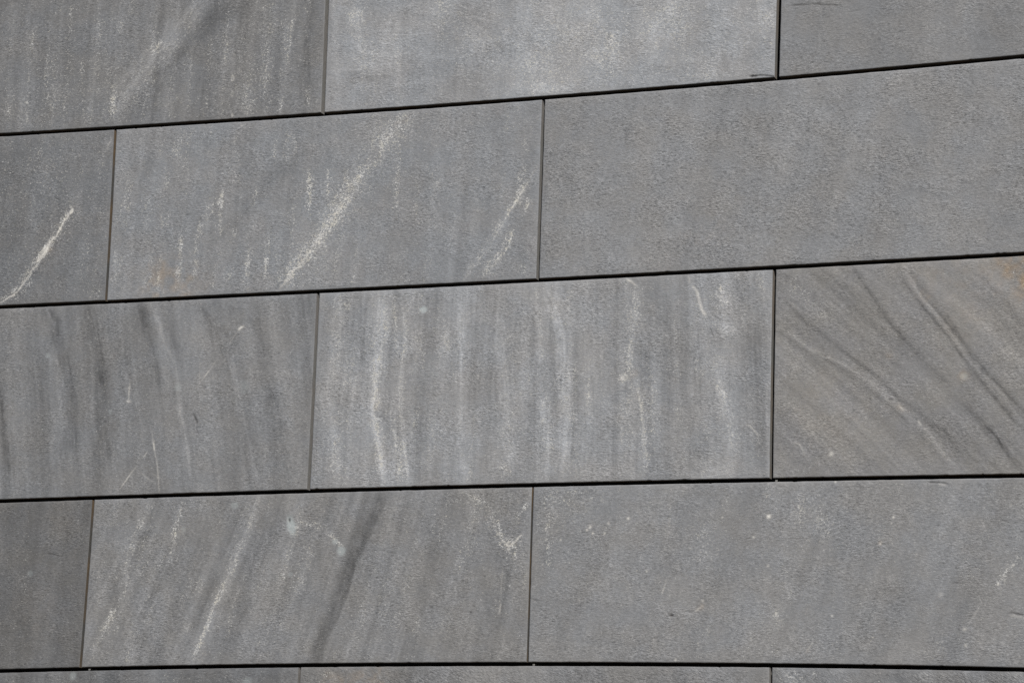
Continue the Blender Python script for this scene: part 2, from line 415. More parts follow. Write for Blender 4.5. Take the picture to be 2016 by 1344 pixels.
# L ---- mid grey with scattered crystals
for x, y, r, s in ((1162, 1037, 2.6, .6), (1156, 1043, 2.0, .7), (1167, 1049, 2.0, .7), (1237, 1020, 2.2, .8), (1198, 1030, 2, .6), (1190, 1050, 1.8, .6), (1514, 1016, 3.6, 1.0), (1484, 1057, 2, .6),
                   (1075, 1040, 1.8, .5), (1104, 1062, 1.8, .5), (1075, 1062, 1.8, .5), (1384, 1182, 1.8, .5), (1422, 1018, 1.7, .5), (1273, 1124, 1.8, .6),
                   (1759, 1018, 2.0, .8), (1755, 1030, 1.5, .6), (1733, 1070, 1.8, .6), (1900, 1238, 3, .5), (1901, 1270, 2.5, .5), (1528, 1208, 2.2, .7), (1512, 1113, 2, .5), (1645, 948, 1.8, .6),
                   (1995, 1112, 2, .6), (1965, 1150, 2, .6), (1464, 1234, 1.5, .5), (1330, 1298, 1.8, .7), (1260, 1298, 1.5, .5), (1638, 1212, 1.8, .5), (1852, 1170, 4, .2)):
    dot('L', 'lin', r, s, x, y)
dot('L', 'rst', 10, .3, 1166, 1036)
dot('L', 'rst', 5, .4, 1516, 1014)
dot('L', 'rst', 4, .5, 1733, 1068)
dot('L', 'crk', 2.6, 1.0, 1322, 1211, sx=1.5, sy=.7)
st('L', 'crk', 1.0, .5, [(1340, 1203), (1366, 1203)])
st('L', 'lin', 1.3, .40, [(1368, 1203), (1378, 1196), (1386, 1190)])
st('L', 'rst', 6, .3, [(1368, 1203), (1386, 1190)])
st('L', 'lin', 1.5, .45, [(1312, 1141), (1307, 1156), (1303, 1168)], brk=.5)
st('L', 'spk', 14, .35, [(1402, 1010), (1384, 1060), (1392, 1110)])
st('L', 'spk', 16, .40, [(1060, 970), (1120, 985), (1200, 975)])
st('L', 'spk', 12, .40, [(1080, 1000), (1085, 1120)])
st('L', 'spk', 10, .35, [(1575, 975), (1580, 1040)])
st('L', 'spk', 14, .35, [(1600, 980), (1640, 1060)])
st('L', 'spk', 8, .35, [(1512, 950), (1520, 1000)])
st('L', 'spk', 8, .4, [(1530, 1190), (1528, 1290)])
st('L', 'spk', 8, .3, [(1390, 1220), (1380, 1300)])
st('L', 'spk', 6, .3, [(1320, 980), (1300, 1100), (1280, 1290)])
st('L', 'spk', 5, .65, [(2012, 1095), (1993, 1115), (1962, 1152)])
st('L', 'lin', 1.2, .15, [(1928, 1195), (1904, 1232)])
st('L', 'crk', 1.4, .85, [(1828, 949), (1848, 950), (1866, 953)])
st('L', 'lin', 1.2, .5, [(1848, 953), (1862, 955)])
st('L', 'crk', 1.2, .45, [(1876, 1148), (1888, 1147), (1902, 1149)])
st('L', 'crk', 1.6, .6, [(1988, 1206), (2016, 1210)])
st('L', 'lin', 1.3, .5, [(1990, 1211), (2018, 1216)])
st('L', 'crk', 1.5, .5, [(1972, 1024), (1982, 1027)])
st('L', 'lin', 1.3, .35, [(1600, 1264), (1587, 1282)])
st('L', 'rst', 5, .3, [(1600, 1264), (1587, 1282)])
st('L', 'crk', 2, .3, [(1042, 1178), (1058, 1182)])
st('L', 'ton', 20, -.10, [(1060, 1180), (1110, 1230)])
st('L', 'ton', 60, -.08, [(1760, 1150), (1760, 1260)])
# M, N, O ---- only the top strip is seen
dot('M', 'ovl', 7, .35, 144, 1330)
st('M', 'spk', 7, .35, [(148, 1322), (142, 1344)])
st('M', 'ton', 10, -.25, [(90, 1325), (95, 1350)])
dot('M', 'ovl', 9, .35, 487, 1342)
st('M', 'spk', 8, .3, [(330, 1320), (330, 1350)])
st('N', 'rst', 24, .55, [(640, 1350), (700, 1335), (760, 1330)])
st('N', 'ton', 14, .30, [(640, 1350), (665, 1325)])
st('N', 'ton', 14, -.28, [(800, 1320), (780, 1350)])
st('N', 'spk', 9, .4, [(625, 1340), (660, 1320)])
st('O', 'spk', 12, .55, [(1555, 1318), (1580, 1350)])
st('O', 'ton', 14, .3, [(1550, 1318), (1575, 1350)])
st('O', 'spk', 7, .4, [(1600, 1320), (1625, 1350)])


def seg_dist(X, Z, pts):
    """distance to the polyline, signed side, position along it 0..1"""
    best = np.full(X.shape, 1e9)
    side = np.zeros(X.shape)
    along = np.zeros(X.shape)
    if len(pts) == 1:
        return np.hypot(X - pts[0][0], Z - pts[0][1]), side, along + .5
    L = [math.hypot(b[0] - a[0], b[1] - a[1]) for a, b in zip(pts, pts[1:])]
    T, acc = sum(L), 0.0
    for (a, b), l in zip(zip(pts, pts[1:]), L):
        dx, dz = b[0] - a[0], b[1] - a[1]
        t = np.clip(((X - a[0]) * dx + (Z - a[1]) * dz) / (l * l + 1e-12), 0, 1)
        d = np.hypot(X - a[0] - t * dx, Z - a[1] - t * dz)
        m = d < best
        best = np.where(m, d, best)
        side = np.where(m, np.sign((X - a[0]) * dz - (Z - a[1]) * dx), side)
        along = np.where(m, (acc + t * l) / T, along)
        acc += l
    return best, side, along


PXM = 1.0 / 830.0      # metres of wall per photo pixel, roughly


# bedding of each panel: lean of the layers (dx per dz) at its left and right end, strengths of broad, middle and fine bands, flecks along them
BED = {'A': (.02, .06, .14, .16, .10, .26), 'B': (-.10, .12, .12, .08, .06, .30), 'C': (.05, .05, .10, .03, .02, .0), 'D': (.10, .10, .10, .08, .05, .25),
       'E': (.09, .05, .08, .09, .06, .44), 'F': (.20, .30, .09, .04, .03, .06), 'G': (-.14, -.20, .20, .22, .13, .10), 'H': (.06, -.08, .13, .15, .15, .38),
       'I': (-1.15, -.75, .17, .15, .11, .05), 'J': (.03, .06, .16, .08, .05, .12), 'K': (.44, .16, .13, .20, .14, .36), 'L': (.42, .32, .12, .08, .05, .22),
       'M': (.1, .1, .25, .18, .10, .2), 'N': (.7, -.8, .2, .14, .10, .1), 'O': (-.6, .6, .2, .14, .10, .25)}


def marks_for(key, X, Z):
    """seven channels over the grid"""
    ch = {k: np.zeros(X.shape) for k in ('spk', 'ton', 'rst', 'lin', 'crk', 'ovl', 'rel')}
    l0, l1, ba, bb, bc, bf = BED[key]
    sk = ord(key) * 13
    u01 = np.clip((X - X.min()) / (X.max() - X.min()), 0, 1)
    zc = Z - Z.mean()
    lean = l0 + (l1 - l0) * u01
    U = X - lean * zc + .012 * (fbm(X * 4, Z * 5, sk) - .5) + .004 * (fbm(X * 17, Z * 20, sk + 1) - .5)
    Zs = zc * math.sqrt(1 + l0 * l1 if l0 * l1 > 0 else 1)
    n1 = fbm(U * 17, Zs * 1.1, sk + 2, 2) - .5
    n2 = fbm(U * 52, Zs * 1.9, sk + 3, 2) - .5
    n3 = fbm(U * 165, Zs * 6, sk + 4, 3) - .5
    mod = .45 + 1.1 * fbm(X * 5, Z * 5, sk + 6, 3)
    ch['ton'] += 2.6 * (ba * n1 + bb * n2 + bc * n3) * mod
    n4 = fbm(U * 44, Zs * 3.0, sk + 5, 2)
    n5 = fbm(X * 30, Z * 22, sk + 7, 3)
    ch['spk'] += np.clip(bf * np.clip((n4 - .5) * 5, 0, 1) * np.clip((n5 - .36) * 4, 0, 1.2), 0, 1)
    ch['ton'] += .16 * (fbm(X * 11, Z * 11, sk + 8, 4) - .5)
    for i, (c, w, s, pts, o) in enumerate(MK[key]):
        P = []
        for px, py in pts:
            a, b = wall(px, py)
            P.append((float(a), float(b)))
        r = max(w * 4.0, 14) * PXM + .004
        x0, x1 = min(p[0] for p in P) - r, max(p[0] for p in P) + r
        z0, z1 = min(p[1] for p in P) - r, max(p[1] for p in P) + r
        if len(P) == 1:
            k = max(o.get('sx', 1), o.get('sy', 1))
            x0 -= r * k; x1 += r * k; z0 -= r * k; z1 += r * k
        m = (X > x0) & (X < x1) & (Z > z0) & (Z < z1)
        if not m.any():
            continue
        x, z = X[m], Z[m]
        seed = i * 7 + ord(key)
        j = o.get('jit', 1.0 if w < 4 else w * .45) * PXM
        if len(P) == 1:
            j = min(j, w * .25 * PXM)
        fr = 90.0 if w < 6 else 45.0
        xx = x + j * 2 * (fbm(x * fr, z * fr, seed) - .5) + j * (vnoise(x * 330, z * 330, seed + 5) - .5)
        zz = z + j * 2 * (fbm(x * fr, z * fr, seed + 3) - .5)
        if len(P) == 1:
            dx, dz = xx - P[0][0], zz - P[0][1]
            dx = dx + o.get('lean', 0) * -dz
            d = np.hypot(dx / o.get('sx', 1), dz / o.get('sy', 1))
            u = np.full(d.shape, .5)
            sd_ = np.zeros(d.shape)
        else:
            d, sd_, u = seg_dist(xx, zz, P)
        W = w * PXM
        if c in ('lin', 'crk'):
            W = max(W, .00105)
            if w < 1.6:
                s = s * .55
            v = np.exp(-(d / W) ** 2 * .9)
        elif c == 'ovl':
            v = 1 / (1 + np.exp((d / W - 1) * 7))
        elif o.get('sharp'):
            q = d / W
            v = np.where(sd_ < 0, np.exp(-(q * 2.6) ** 4), np.exp(-(q * .80) ** 2)) * (.80 + .35 * fbm(x * 70, z * 25, seed + 4, 3))
        else:
            if c == 'spk':
                W *= 1.2
                v = .7 * np.exp(-(d / W) ** 2) + .3 * np.exp(-(d / W / 2.2) ** 2)
            elif c == 'rst':
                v = np.exp(-(d / W) ** 2) * np.clip(3.4 * (fbm(x * 55, z * 55, seed + 2, 4) - .32), 0, 1.5) * .62
            else:
                W *= 1.25
                v = .8 * np.exp(-(d / W) ** 2)
        if len(P) > 1:
            e = o.get('end', .12)
            v = v * np.clip(np.minimum(u, 1 - u) / e + .35, 0, 1)
            b = o.get('brk', .42 if c == 'spk' else .30)
            v = v * (1 - b + b * 1.9 * np.clip(fbm(x * 60, z * 38, seed + 9, 3) * 2.6 - .85, 0, 1))
            if c in ('ton', 'spk') and not o.get('sharp'):
                T = sum(math.hypot(q[0] - p[0], q[1] - p[1]) for p, q in zip(P, P[1:]))
                fib = fbm(sd_ * d * 230, u * T * 11, seed + 11, 3)
                v = v * (np.clip(.45 + 2.4 * (fib - .25), 0, 1.6) if c == 'spk' else np.clip(.45 + 2.6 * (fib - .27), .2, 1.6))
        elif c in ('spk', 'ton', 'rst'):
            v = v * (.55 + .9 * fbm(x * 40, z * 40, seed + 9, 3) * .9)
        if c == 'ton' or c == 'rel':
            ch[c][m] += s * v
        else:
            ch[c][m] = 1 - (1 - ch[c][m]) * (1 - np.clip(s * v, 0, 1))
    return ch


# ------------------------------------------------------------------ materials
def mat(name):
    m = bpy.data.materials.new(name)
    m.use_nodes = True
    nt = m.node_tree
    b = nt.nodes["Principled BSDF"]
    return m, nt, b


class N:
    def __init__(s, nt):
        s.nt = nt

    def new(s, t, **k):
        n = s.nt.nodes.new(t)
        for a, v in k.items():
            setattr(n, a, v)
        return n

    def put(s, sock, v):
        if isinstance(v, bpy.types.NodeSocket):
            s.nt.links.new(v, sock)
        else:
            sock.default_value = v

    def m(s, op, a, b=0.0, c=None, clamp=False):
        n = s.new("ShaderNodeMath", operation=op, use_clamp=clamp)
        s.put(n.inputs[0], a)
        s.put(n.inputs[1], b)
        if c is not None:
            s.put(n.inputs[2], c)
        return n.outputs[0]

    def ss(s, v, lo, hi):
        n = s.new("ShaderNodeMapRange", interpolation_type='SMOOTHSTEP')
        s.put(n.inputs[0], v)
        s.put(n.inputs[1], lo)
        s.put(n.inputs[2], hi)
        return n.outputs[0]

    def mix(s, f, a, b):
        n = s.new("ShaderNodeMix", data_type='RGBA')
        s.put(n.inputs[0], f)
        s.put(n.inputs[6], a)
        s.put(n.inputs[7], b)
        return n.outputs[2]

    def noise(s, vec, scale, detail=2.0, rough=.5, dist=0.0):
        n = s.new("ShaderNodeTexNoise")
        s.put(n.inputs['Vector'], vec)
        n.inputs['Scale'].default_value = scale
        n.inputs['Detail'].default_value = detail
        n.inputs['Roughness'].default_value = rough
        n.inputs['Distortion'].default_value = dist
        return n.outputs[0]

    def mapping(s, vec, rot=0.0, scale=(1, 1, 1), loc=(0, 0, 0)):
        # rotate in the wall plane first, then stretch
        a = s.new("ShaderNodeMapping")
        s.put(a.inputs[0], vec)
        a.inputs['Rotation'].default_value = (0, rot, 0)
        a.inputs['Location'].default_value = loc
        b = s.new("ShaderNodeMapping")
        s.put(b.inputs[0], a.outputs[0])
        b.inputs['Scale'].default_value = scale
        return b.outputs[0]


def slate(name, base, warm=0.0, ripple=1.0, ang=0.0, flecks=.0, blotch=.10, streak=.0, streak_ang=0.0, seed=0, dark=.5):
    m, nt, bs = mat(name)
    g = N(nt)
    tc = g.new("ShaderNodeTexCoord").outputs['Object']
    P = g.mapping(tc, loc=(seed * 3.17, 0, seed * 1.91))
    a1 = g.new("ShaderNodeAttribute", attribute_name="marks")
    a2 = g.new("ShaderNodeAttribute", attribute_name="wear")
    s1 = g.new("ShaderNodeSeparateColor")
    s2 = g.new("ShaderNodeSeparateColor")
    nt.links.new(a1.outputs['Color'], s1.inputs[0])
    nt.links.new(a2.outputs['Color'], s2.inputs[0])
    spk, ton, rst, lin = s1.outputs[0], s1.outputs[1], s1.outputs[2], a1.outputs['Alpha']
    crk, ovl, edge = s2.outputs[0], s2.outputs[1], s2.outputs[2]

    # split grain of the stone: short, nearly level flakes
    wob = g.noise(P, 14.0, 2.0)
    wv = g.new("ShaderNodeVectorMath", operation='MULTIPLY_ADD')
    cx = g.new("ShaderNodeCombineXYZ")
    g.put(cx.inputs[2], g.m('SUBTRACT', wob, .5))
    g.put(wv.inputs[0], cx.outputs[0])
    wv.inputs[1].default_value = (0, 0, .014)
    g.put(wv.inputs[2], P)
    PW = wv.outputs[0]
    f1 = g.noise(g.mapping(PW, rot=ang, scale=(112, 112, 400)), 1.0, 3.0, .62, .5)
    f2 = g.noise(g.mapping(PW, rot=ang + .14, scale=(60, 60, 210), loc=(7, 0, 3)), 1.0, 2.0, .55, .8)
    f3 = g.noise(P, 420.0, 1.0, .5)
    f4 = g.noise(g.mapping(P, rot=-.5, scale=(160, 160, 330), loc=(1, 0, 9)), 1.0, 2.0, .6, 1.2)
    patch = g.noise(P, 26.0, 3.0, .6)
    big = g.noise(P, 4.2, 3.0, .55)
    mid = g.noise(g.mapping(P, rot=streak_ang, scale=(30, 30, 9)), 1.0, 4.0, .65, .6)
    # height
    grain = g.m('ADD', g.m('MULTIPLY', f1, 1.0), g.m('ADD', g.m('MULTIPLY', f2, .8), g.m('ADD', g.m('MULTIPLY', f3, .12), g.m('MULTIPLY', f4, .55))))
    calm = g.m('MULTIPLY', g.m('SUBTRACT', 1.0, g.m('MULTIPLY', edge, .55)), g.m('SUBTRACT', 1.0, g.m('MULTIPLY', ovl, .7)))
    zone = g.ss(g.noise(g.mapping(P, scale=(7, 7, 11), loc=(3, 0, 8)), 1.0, 3.0, .6), .34, .66)
    calm = g.m('MULTIPLY', calm, g.m('MULTIPLY_ADD', zone, .75, .55))
    amp = g.m('MULTIPLY', calm, g.m('MULTIPLY_ADD', patch, 1.3, .35))
    h = g.m('MULTIPLY', grain, amp)
    h = g.m('SUBTRACT', h, g.m('MULTIPLY', crk, 1.4))
    bump = g.new("ShaderNodeBump")
    bump.inputs['Strength'].default_value = 1.0
    bump.inputs['Distance'].default_value = .00085 * ripple
    g.put(bump.inputs['Height'], h)
    # tone factor
    t = g.m('MULTIPLY_ADD', g.m('SUBTRACT', ton, .5), 1.45, 1.0)
    t = g.m('MULTIPLY', t, g.m('MULTIPLY_ADD', g.m('SUBTRACT', big, .5), blotch * 3.0, 1.0))
    t = g.m('MULTIPLY', t, g.m('MULTIPLY_ADD', g.m('SUBTRACT', patch, .5), blotch * 1.6, 1.0))
    t = g.m('MULTIPLY', t, g.m('MULTIPLY_ADD', g.m('SUBTRACT', mid, .5), blotch * 3.0, 1.0))
    if streak:
        sk = g.noise(g.mapping(PW, rot=streak_ang, scale=(34, 34, 2.6), loc=(2, 0, 5)), 1.0, 3.0, .6, .3)
        t = g.m('MULTIPLY', t, g.m('MULTIPLY_ADD', g.m('SUBTRACT', sk, .5), streak * 2.2, 1.0))
    else:
        sk = None
    # dark flakes and bright grain
    dk = g.m('MULTIPLY', g.ss(g.m('ADD', f1, g.m('MULTIPLY', g.m('SUBTRACT', f3, .5), .35)), .50, .36), calm)
    t = g.m('MULTIPLY', t, g.m('SUBTRACT', 1.0, g.m('MULTIPLY', dk, dark * .85)))
    dk2 = g.m('MULTIPLY', g.ss(g.m('ADD', f2, g.m('MULTIPLY', g.m('SUBTRACT', f1, .5), .9)), .36, .27), calm)
    t = g.m('MULTIPLY', t, g.m('SUBTRACT', 1.0, g.m('MULTIPLY', dk2, .20)))
    lt = g.m('MULTIPLY', g.ss(g.m('ADD', f4, g.m('MULTIPLY', g.m('SUBTRACT', f1, .5), .8)), .53, .63), g.m('MULTIPLY', calm, g.m('MULTIPLY_ADD', patch, 1.6, .2)))
    t = g.m('MULTIPLY', t, g.m('MULTIPLY_ADD', lt, .30, 1.0))
    t = g.m('MULTIPLY', t, g.m('MULTIPLY_ADD', edge, .05, 1.0))
    w = warm
    c0 = (base * (1 + w), base * (1 + w * .25), base * (1 - w * 1.1), 1)
    c1 = (base * (1 + w - .035), base * 1.0, base * (1 - w + .045), 1)
    col = g.mix(g.ss(g.noise(P, 9.0, 3.0, .6), .35, .65), c0, c1)
    sc = g.new("ShaderNodeVectorMath", operation='SCALE')
    g.put(sc.inputs[0], col)
    g.put(sc.inputs[3], t)
    col = sc.outputs[0]
    # rust
    rn = g.m('MULTIPLY', rst, g.m('MULTIPLY_ADD', patch, 1.0, .45), clamp=True)
    rc = g.new("ShaderNodeVectorMath", operation='MULTIPLY')
    g.put(rc.inputs[0], col)
    rc.inputs[1].default_value = (1.38, 1.06, .74)
    col = g.mix(rn, col, rc.outputs[0])
    # bluish smooth spots
    col = g.mix(g.m('MULTIPLY', ovl, .8), col, (.34, .38, .38, 1))
    # mineral flecks
    dens = g.m('ADD', g.m('ADD', spk, flecks), g.m('MULTIPLY', g.m('SUBTRACT', patch, .5), .35))
    if sk is not None:
        dens = g.m('ADD', dens, g.m('MULTIPLY', g.m('SUBTRACT', sk, .5), streak * 1.4))
    sn = g.noise(g.mapping(P, rot=ang * .5, scale=(255, 255, 350), loc=(4, 0, 1)), 1.0, 1.5, .6, 1.2)
    thr = g.m('MULTIPLY_ADD', g.m('MINIMUM', dens, 1.15), -.180, .69)
    fl = g.m('MULTIPLY', g.ss(sn, thr, g.m('ADD', thr, .035)), g.m('SUBTRACT', 1.0, edge))
    fcol = g.mix(g.ss(g.noise(P, 60.0, 1.0), .38, .68), (.47, .47, .455, 1), (.44, .425, .37, 1))
    col = g.mix(g.m('MULTIPLY', fl, g.m('MULTIPLY_ADD', spk, .50, .42), clamp=True), col, fcol)
    # solid pale lines, cracks
    col = g.mix(g.m('MULTIPLY', lin, g.m('MULTIPLY_ADD', f4, 1.0, .35), clamp=True), col, (.60, .58, .53, 1))
    col = g.mix(g.m('MULTIPLY', crk, .92), col, (.018, .016, .015, 1))
    nt.links.new(col, bs.inputs['Base Color'])
    rr = g.m('MULTIPLY_ADD', g.noise(P, 120.0, 2.0), .25, .46)
    rr = g.m('ADD', rr, g.m('MULTIPLY', fl, .15))
    nt.links.new(rr, bs.inputs['Roughness'])
    bs.inputs['Specular IOR Level'].default_value = .45
    nt.links.new(bump.outputs[0], bs.inputs['Normal'])
    return m


def sawn(name, c, brown):
    m, nt, bs = mat(name)
    g = N(nt)
    tc = g.new("ShaderNodeTexCoord").outputs['Object']
    n1 = g.noise(g.mapping(tc, scale=(160, 300, 60)), 1.0, 3.0, .6)
    n2 = g.noise(tc, 7.0, 3.0, .6)
    col = g.mix(g.ss(n2, .38, .62), (c, c * 1.0, c * .96, 1), (c * (1 + brown), c * (1 + brown * .25), c * (1 - brown * .5), 1))
    sc = g.new("ShaderNodeVectorMath", operation='SCALE')
    g.put(sc.inputs[0], col)
    g.put(sc.inputs[3], g.m('MULTIPLY_ADD', n1, .9, .55))
    nt.links.new(sc.outputs[0], bs.inputs['Base Color'])
    bs.inputs['Roughness'].default_value = .75
    bp = g.new("ShaderNodeBump")
    bp.inputs['Distance'].default_value = .0004
    g.put(bp.inputs['Height'], n1)
    nt.links.new(bp.outputs[0], bs.inputs['Normal'])
    return m


# ------------------------------------------------------------------ ground and the wall behind the panels
def mesh_obj(name, verts, faces, m, loc=(0, 0, 0)):
    me = bpy.data.meshes.new(name)
    me.from_pydata(verts, [], faces)
    me.materials.append(m)
    o = bpy.data.objects.new(name, me)
    o.location = loc
    C.objects.link(o)
    return o


m, nt, bs = mat("pavement_stone")
g = N(nt)
tc = g.new("ShaderNodeTexCoord").outputs['Object']
nt.links.new(g.mix(g.noise(tc, 8.0, 6.0, .6), (.085, .075, .066, 1), (.12, .105, .09, 1)), bs.inputs['Base Color'])
bs.inputs['Roughness'].default_value = .85
o = mesh_obj("pavement", [(-60, -80, 0), (60, -80, 0), (60, .3, 0), (-60, .3, 0)], [(0, 1, 2, 3)], m)
o['kind'] = 'structure'

m, nt, bs = mat("membrane_black")
g = N(nt)
tc = g.new("ShaderNodeTexCoord").outputs['Object']
nt.links.new(g.mix(g.noise(tc, 30.0, 4.0, .6), (.010, .009, .009, 1), (.022, .019, .018, 1)), bs.inputs['Base Color'])
bs.inputs['Roughness'].default_value = .9
X0, X1, Y0, Y1, Z0, Z1 = -2.4, 2.4, .060, .30, 0.0, 4.4
v = [(X0, Y0, Z0), (X1, Y0, Z0), (X1, Y1, Z0), (X0, Y1, Z0), (X0, Y0, Z1), (X1, Y0, Z1), (X1, Y1, Z1), (X0, Y1, Z1)]
f = [(0, 1, 5, 4), (1, 2, 6, 5), (2, 3, 7, 6), (3, 0, 4, 7), (4, 5, 6, 7), (0, 3, 2, 1)]
o = mesh_obj("backing_wall", v, f, m)
o['label'] = 'black backing wall seen only as darkness through the open joints'
o['category'] = 'wall'

# ------------------------------------------------------------------ panels
TH = 0.020      # panel thickness
CHF = 0.0007    # worn arris


def axis_grid(lo, hi, vis_lo, vis_hi, step, coarse=.02):
    """parameter values with fine steps where the photo shows the panel, coarse beyond"""
    out = [lo]
    x = lo
    while x < hi - 1e-9:
        s = step if (vis_lo - .03 <= x <= vis_hi + .03) else coarse
        x = min(x + s, hi)
        out.append(x)
    if len(out) > 2 and out[-1] - out[-2] < step * .3:
        out.pop(-2)
    return np.array(out)


def make_panel(key, row, jl, jr, label, front, side, proud=0.0):
    zc = {0: 3.72, 1: 3.29, 2: 2.85, 3: 2.42, 4: 2.02}[row]
    gl = GAPV.get(jl.strip('+-'), .007) / 2
    gr = GAPV.get(jr.strip('+-'), .007) / 2
    xl0, xr0 = float(xj(jl, zc)) + gl, float(xj(jr, zc)) - gr
    gs = axis_grid(xl0, xr0, -1.40, 1.32, .0020)
    ss_ = (gs - xl0) / (xr0 - xl0)
    zt0, zb0 = float(zj(row - 1, np.array(0.0))), float(zj(row, np.array(0.0)))
    gt = axis_grid(zb0, zt0, 2.10, 3.90, .0020)
    tt = (gt - zb0) / (zt0 - zb0)
    nx, nz = len(ss_), len(tt)
    Sg, Tg = np.meshgrid(ss_, tt)

    rs = np.random.RandomState(ord(key) * 7 + 3)
    nicks = [(rs.uniform(xl0, xr0), rs.uniform(.0003, .0011), rs.uniform(.0015, .005), rs.rand() > .55) for _ in range(7)]

    def place(s, t, inset):
        zt = zt0 * t + zb0 * (1 - t)
        xl = xj(jl, zt) + gl + inset
        xr = xj(jr, zt) - gr - inset
        x = xl + (xr - xl) * s
        zb = zj(row, x) + GAPH / 2 + inset
        ztp = zj(row - 1, x) - GAPH / 2 - inset
        # sawn edges are a little uneven, with a few small nicks
        for a, b, q, top in nicks:
            k = b * np.exp(-((x - a) / q) ** 4)
            if top:
                ztp = ztp - k
            else:
                zb = zb + k
        zb = zb + .0005 * (vnoise(x * 60, x * 0 + row, ord(key)) - .5)
        ztp = ztp + .0005 * (vnoise(x * 60, x * 0 + row + 9, ord(key)) - .5)
        return x, zb + (ztp - zb) * t
    Xf, Zf = place(Sg, Tg, CHF)
    ch = marks_for(key, Xf, Zf)
    # distance to nearest edge
    dE = np.minimum(np.minimum(Xf - Xf[:, :1], Xf[:, -1:] - Xf), np.minimum(Zf - Zf[:1, :], Zf[-1:, :] - Zf))
    edge = np.clip(1 - dE / .009 + .5 * (vnoise(Xf * 120, Zf * 120, 5) - .5), 0, 1)
    sd0 = ord(key)
    rel = .0007 * (fbm(Xf * 9, Zf * 14, sd0) - .5) + .00028 * (fbm(Xf * 55, Zf * 130, sd0 + 1) - .5) + .00016 * (fbm(Xf * 120, Zf * 300, sd0 + 2, 2) - .5)
    rel = rel + .0006 * ch['rel'] - .0004 * ch['ton'] * 0 - .0012 * ch['crk']
    rel = rel * np.clip(dE / .006, 0, 1)
    Yf = -rel - proud
    # outer ring (arris) and sides
    per = [(i, 0) for i in range(nx)] + [(nx - 1, j) for j in range(1, nz)] + [(i, nz - 1) for i in range(nx - 2, -1, -1)] + [(0, j) for j in range(nz - 2, 0, -1)]
    pi = np.array([p[0] for p in per])
    pj = np.array([p[1] for p in per])
    sp, tp = ss_[pi], tt[pj]
    Xo, Zo = place(sp, tp, 0.0)
    np_ = len(per)
    chip = .0014 * np.clip(vnoise(Xo * 45, Zo * 45, sd0 + 3) - .62, 0, 1) / .38
    y1 = np.full(np_, CHF - proud) + chip
    V = [np.stack([Xf.ravel(), Yf.ravel(), Zf.ravel()], 1)]
    V.append(np.stack([Xo, y1, Zo], 1))
    V.append(np.stack([Xo, np.full(np_, TH - proud), Zo], 1))
    V = np.concatenate(V)
    origin = np.array([(xl0 + xr0) / 2, 0.0, zb0])
    V = V - origin
    base = nx * nz
    ii, jj = np.meshgrid(np.arange(nx - 1), np.arange(nz - 1))
    a = (jj * nx + ii).ravel()
    F = np.stack([a, a + 1, a + 1 + nx, a + nx], 1)
    inner = pj * nx + pi
    r = np.arange(np_)
    rn = (r + 1) % np_
    F1 = np.stack([inner[r], base + r, base + rn, inner[rn]], 1)
    F2 = np.stack([base + r, base + np_ + r, base + np_ + rn, base + rn], 1)
    Fq = np.concatenate([F, F1, F2])
    # back: one face
    nv = len(V)
    loops = np.concatenate([Fq.ravel(), (base + np_ + r)[::-1]])
    starts = np.concatenate([np.arange(len(Fq)) * 4, [len(Fq) * 4]])
    totals = np.concatenate([np.full(len(Fq), 4), [np_]])
    me = bpy.data.meshes.new("slate_panel")
    me.vertices.add(nv)
    me.vertices.foreach_set("co", V.astype(np.float32).ravel())
    me.loops.add(len(loops))
    me.loops.foreach_set("vertex_index", loops.astype(np.int32))
    me.polygons.add(len(starts))
    me.polygons.foreach_set("loop_start", starts.astype(np.int32))
    mi = np.zeros(len(starts), np.int32)
    mi[len(F) + len(F1):] = 1
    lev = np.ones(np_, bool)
    lev[(pi[r] == pi[rn])] = False      # level edges (top and bottom) take a dark colour that paints in joint shade
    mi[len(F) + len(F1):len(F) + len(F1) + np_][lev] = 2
    me.polygons.foreach_set("material_index", mi)
    sm = np.zeros(len(starts), bool)
    sm[:len(F)] = True
    me.polygons.foreach_set("use_smooth", sm)
    me.materials.append(front)
    me.materials.append(side)
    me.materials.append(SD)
    me.update(calc_edges=True)
    me.validate()
    one = np.ones(2 * np_)
    A = np.zeros((nv, 4), np.float32)
    A[:, 1] = .5
    A[:base, 0] = ch['spk'].ravel()
    A[:base, 1] = .5 + .5 * np.clip(ch['ton'].ravel(), -1, 1)
    A[:base, 2] = ch['rst'].ravel()
    A[:base, 3] = ch['lin'].ravel()
    B = np.zeros((nv, 4), np.float32)
    B[:, 3] = 1
    B[base:, 2] = 1
    B[:base, 0] = ch['crk'].ravel()
    B[:base, 1] = ch['ovl'].ravel()
    B[:base, 2] = edge.ravel()
    for nme, arr in (("marks", A), ("wear", B)):
        at = me.attributes.new(nme, 'FLOAT_COLOR', 'POINT')
        at.data.foreach_set("color", arr.ravel())
    o = bpy.data.objects.new("slate_panel", me)
    o.location = origin
    o['label'] = label
    o['category'] = 'wall panel'
    o['group'] = 'slate panels cladding the wall'
    C.objects.link(o)
    return o


SG = sawn("sawn_slate_grey", .22, .06)
SB = sawn("sawn_slate_brown", .10, .60)
SD = sawn("sawn_slate_joint_shade", .055, .55)  # shade of the level joints put into the edge colour
SM = sawn("sawn_slate_dusty", .18, .22)

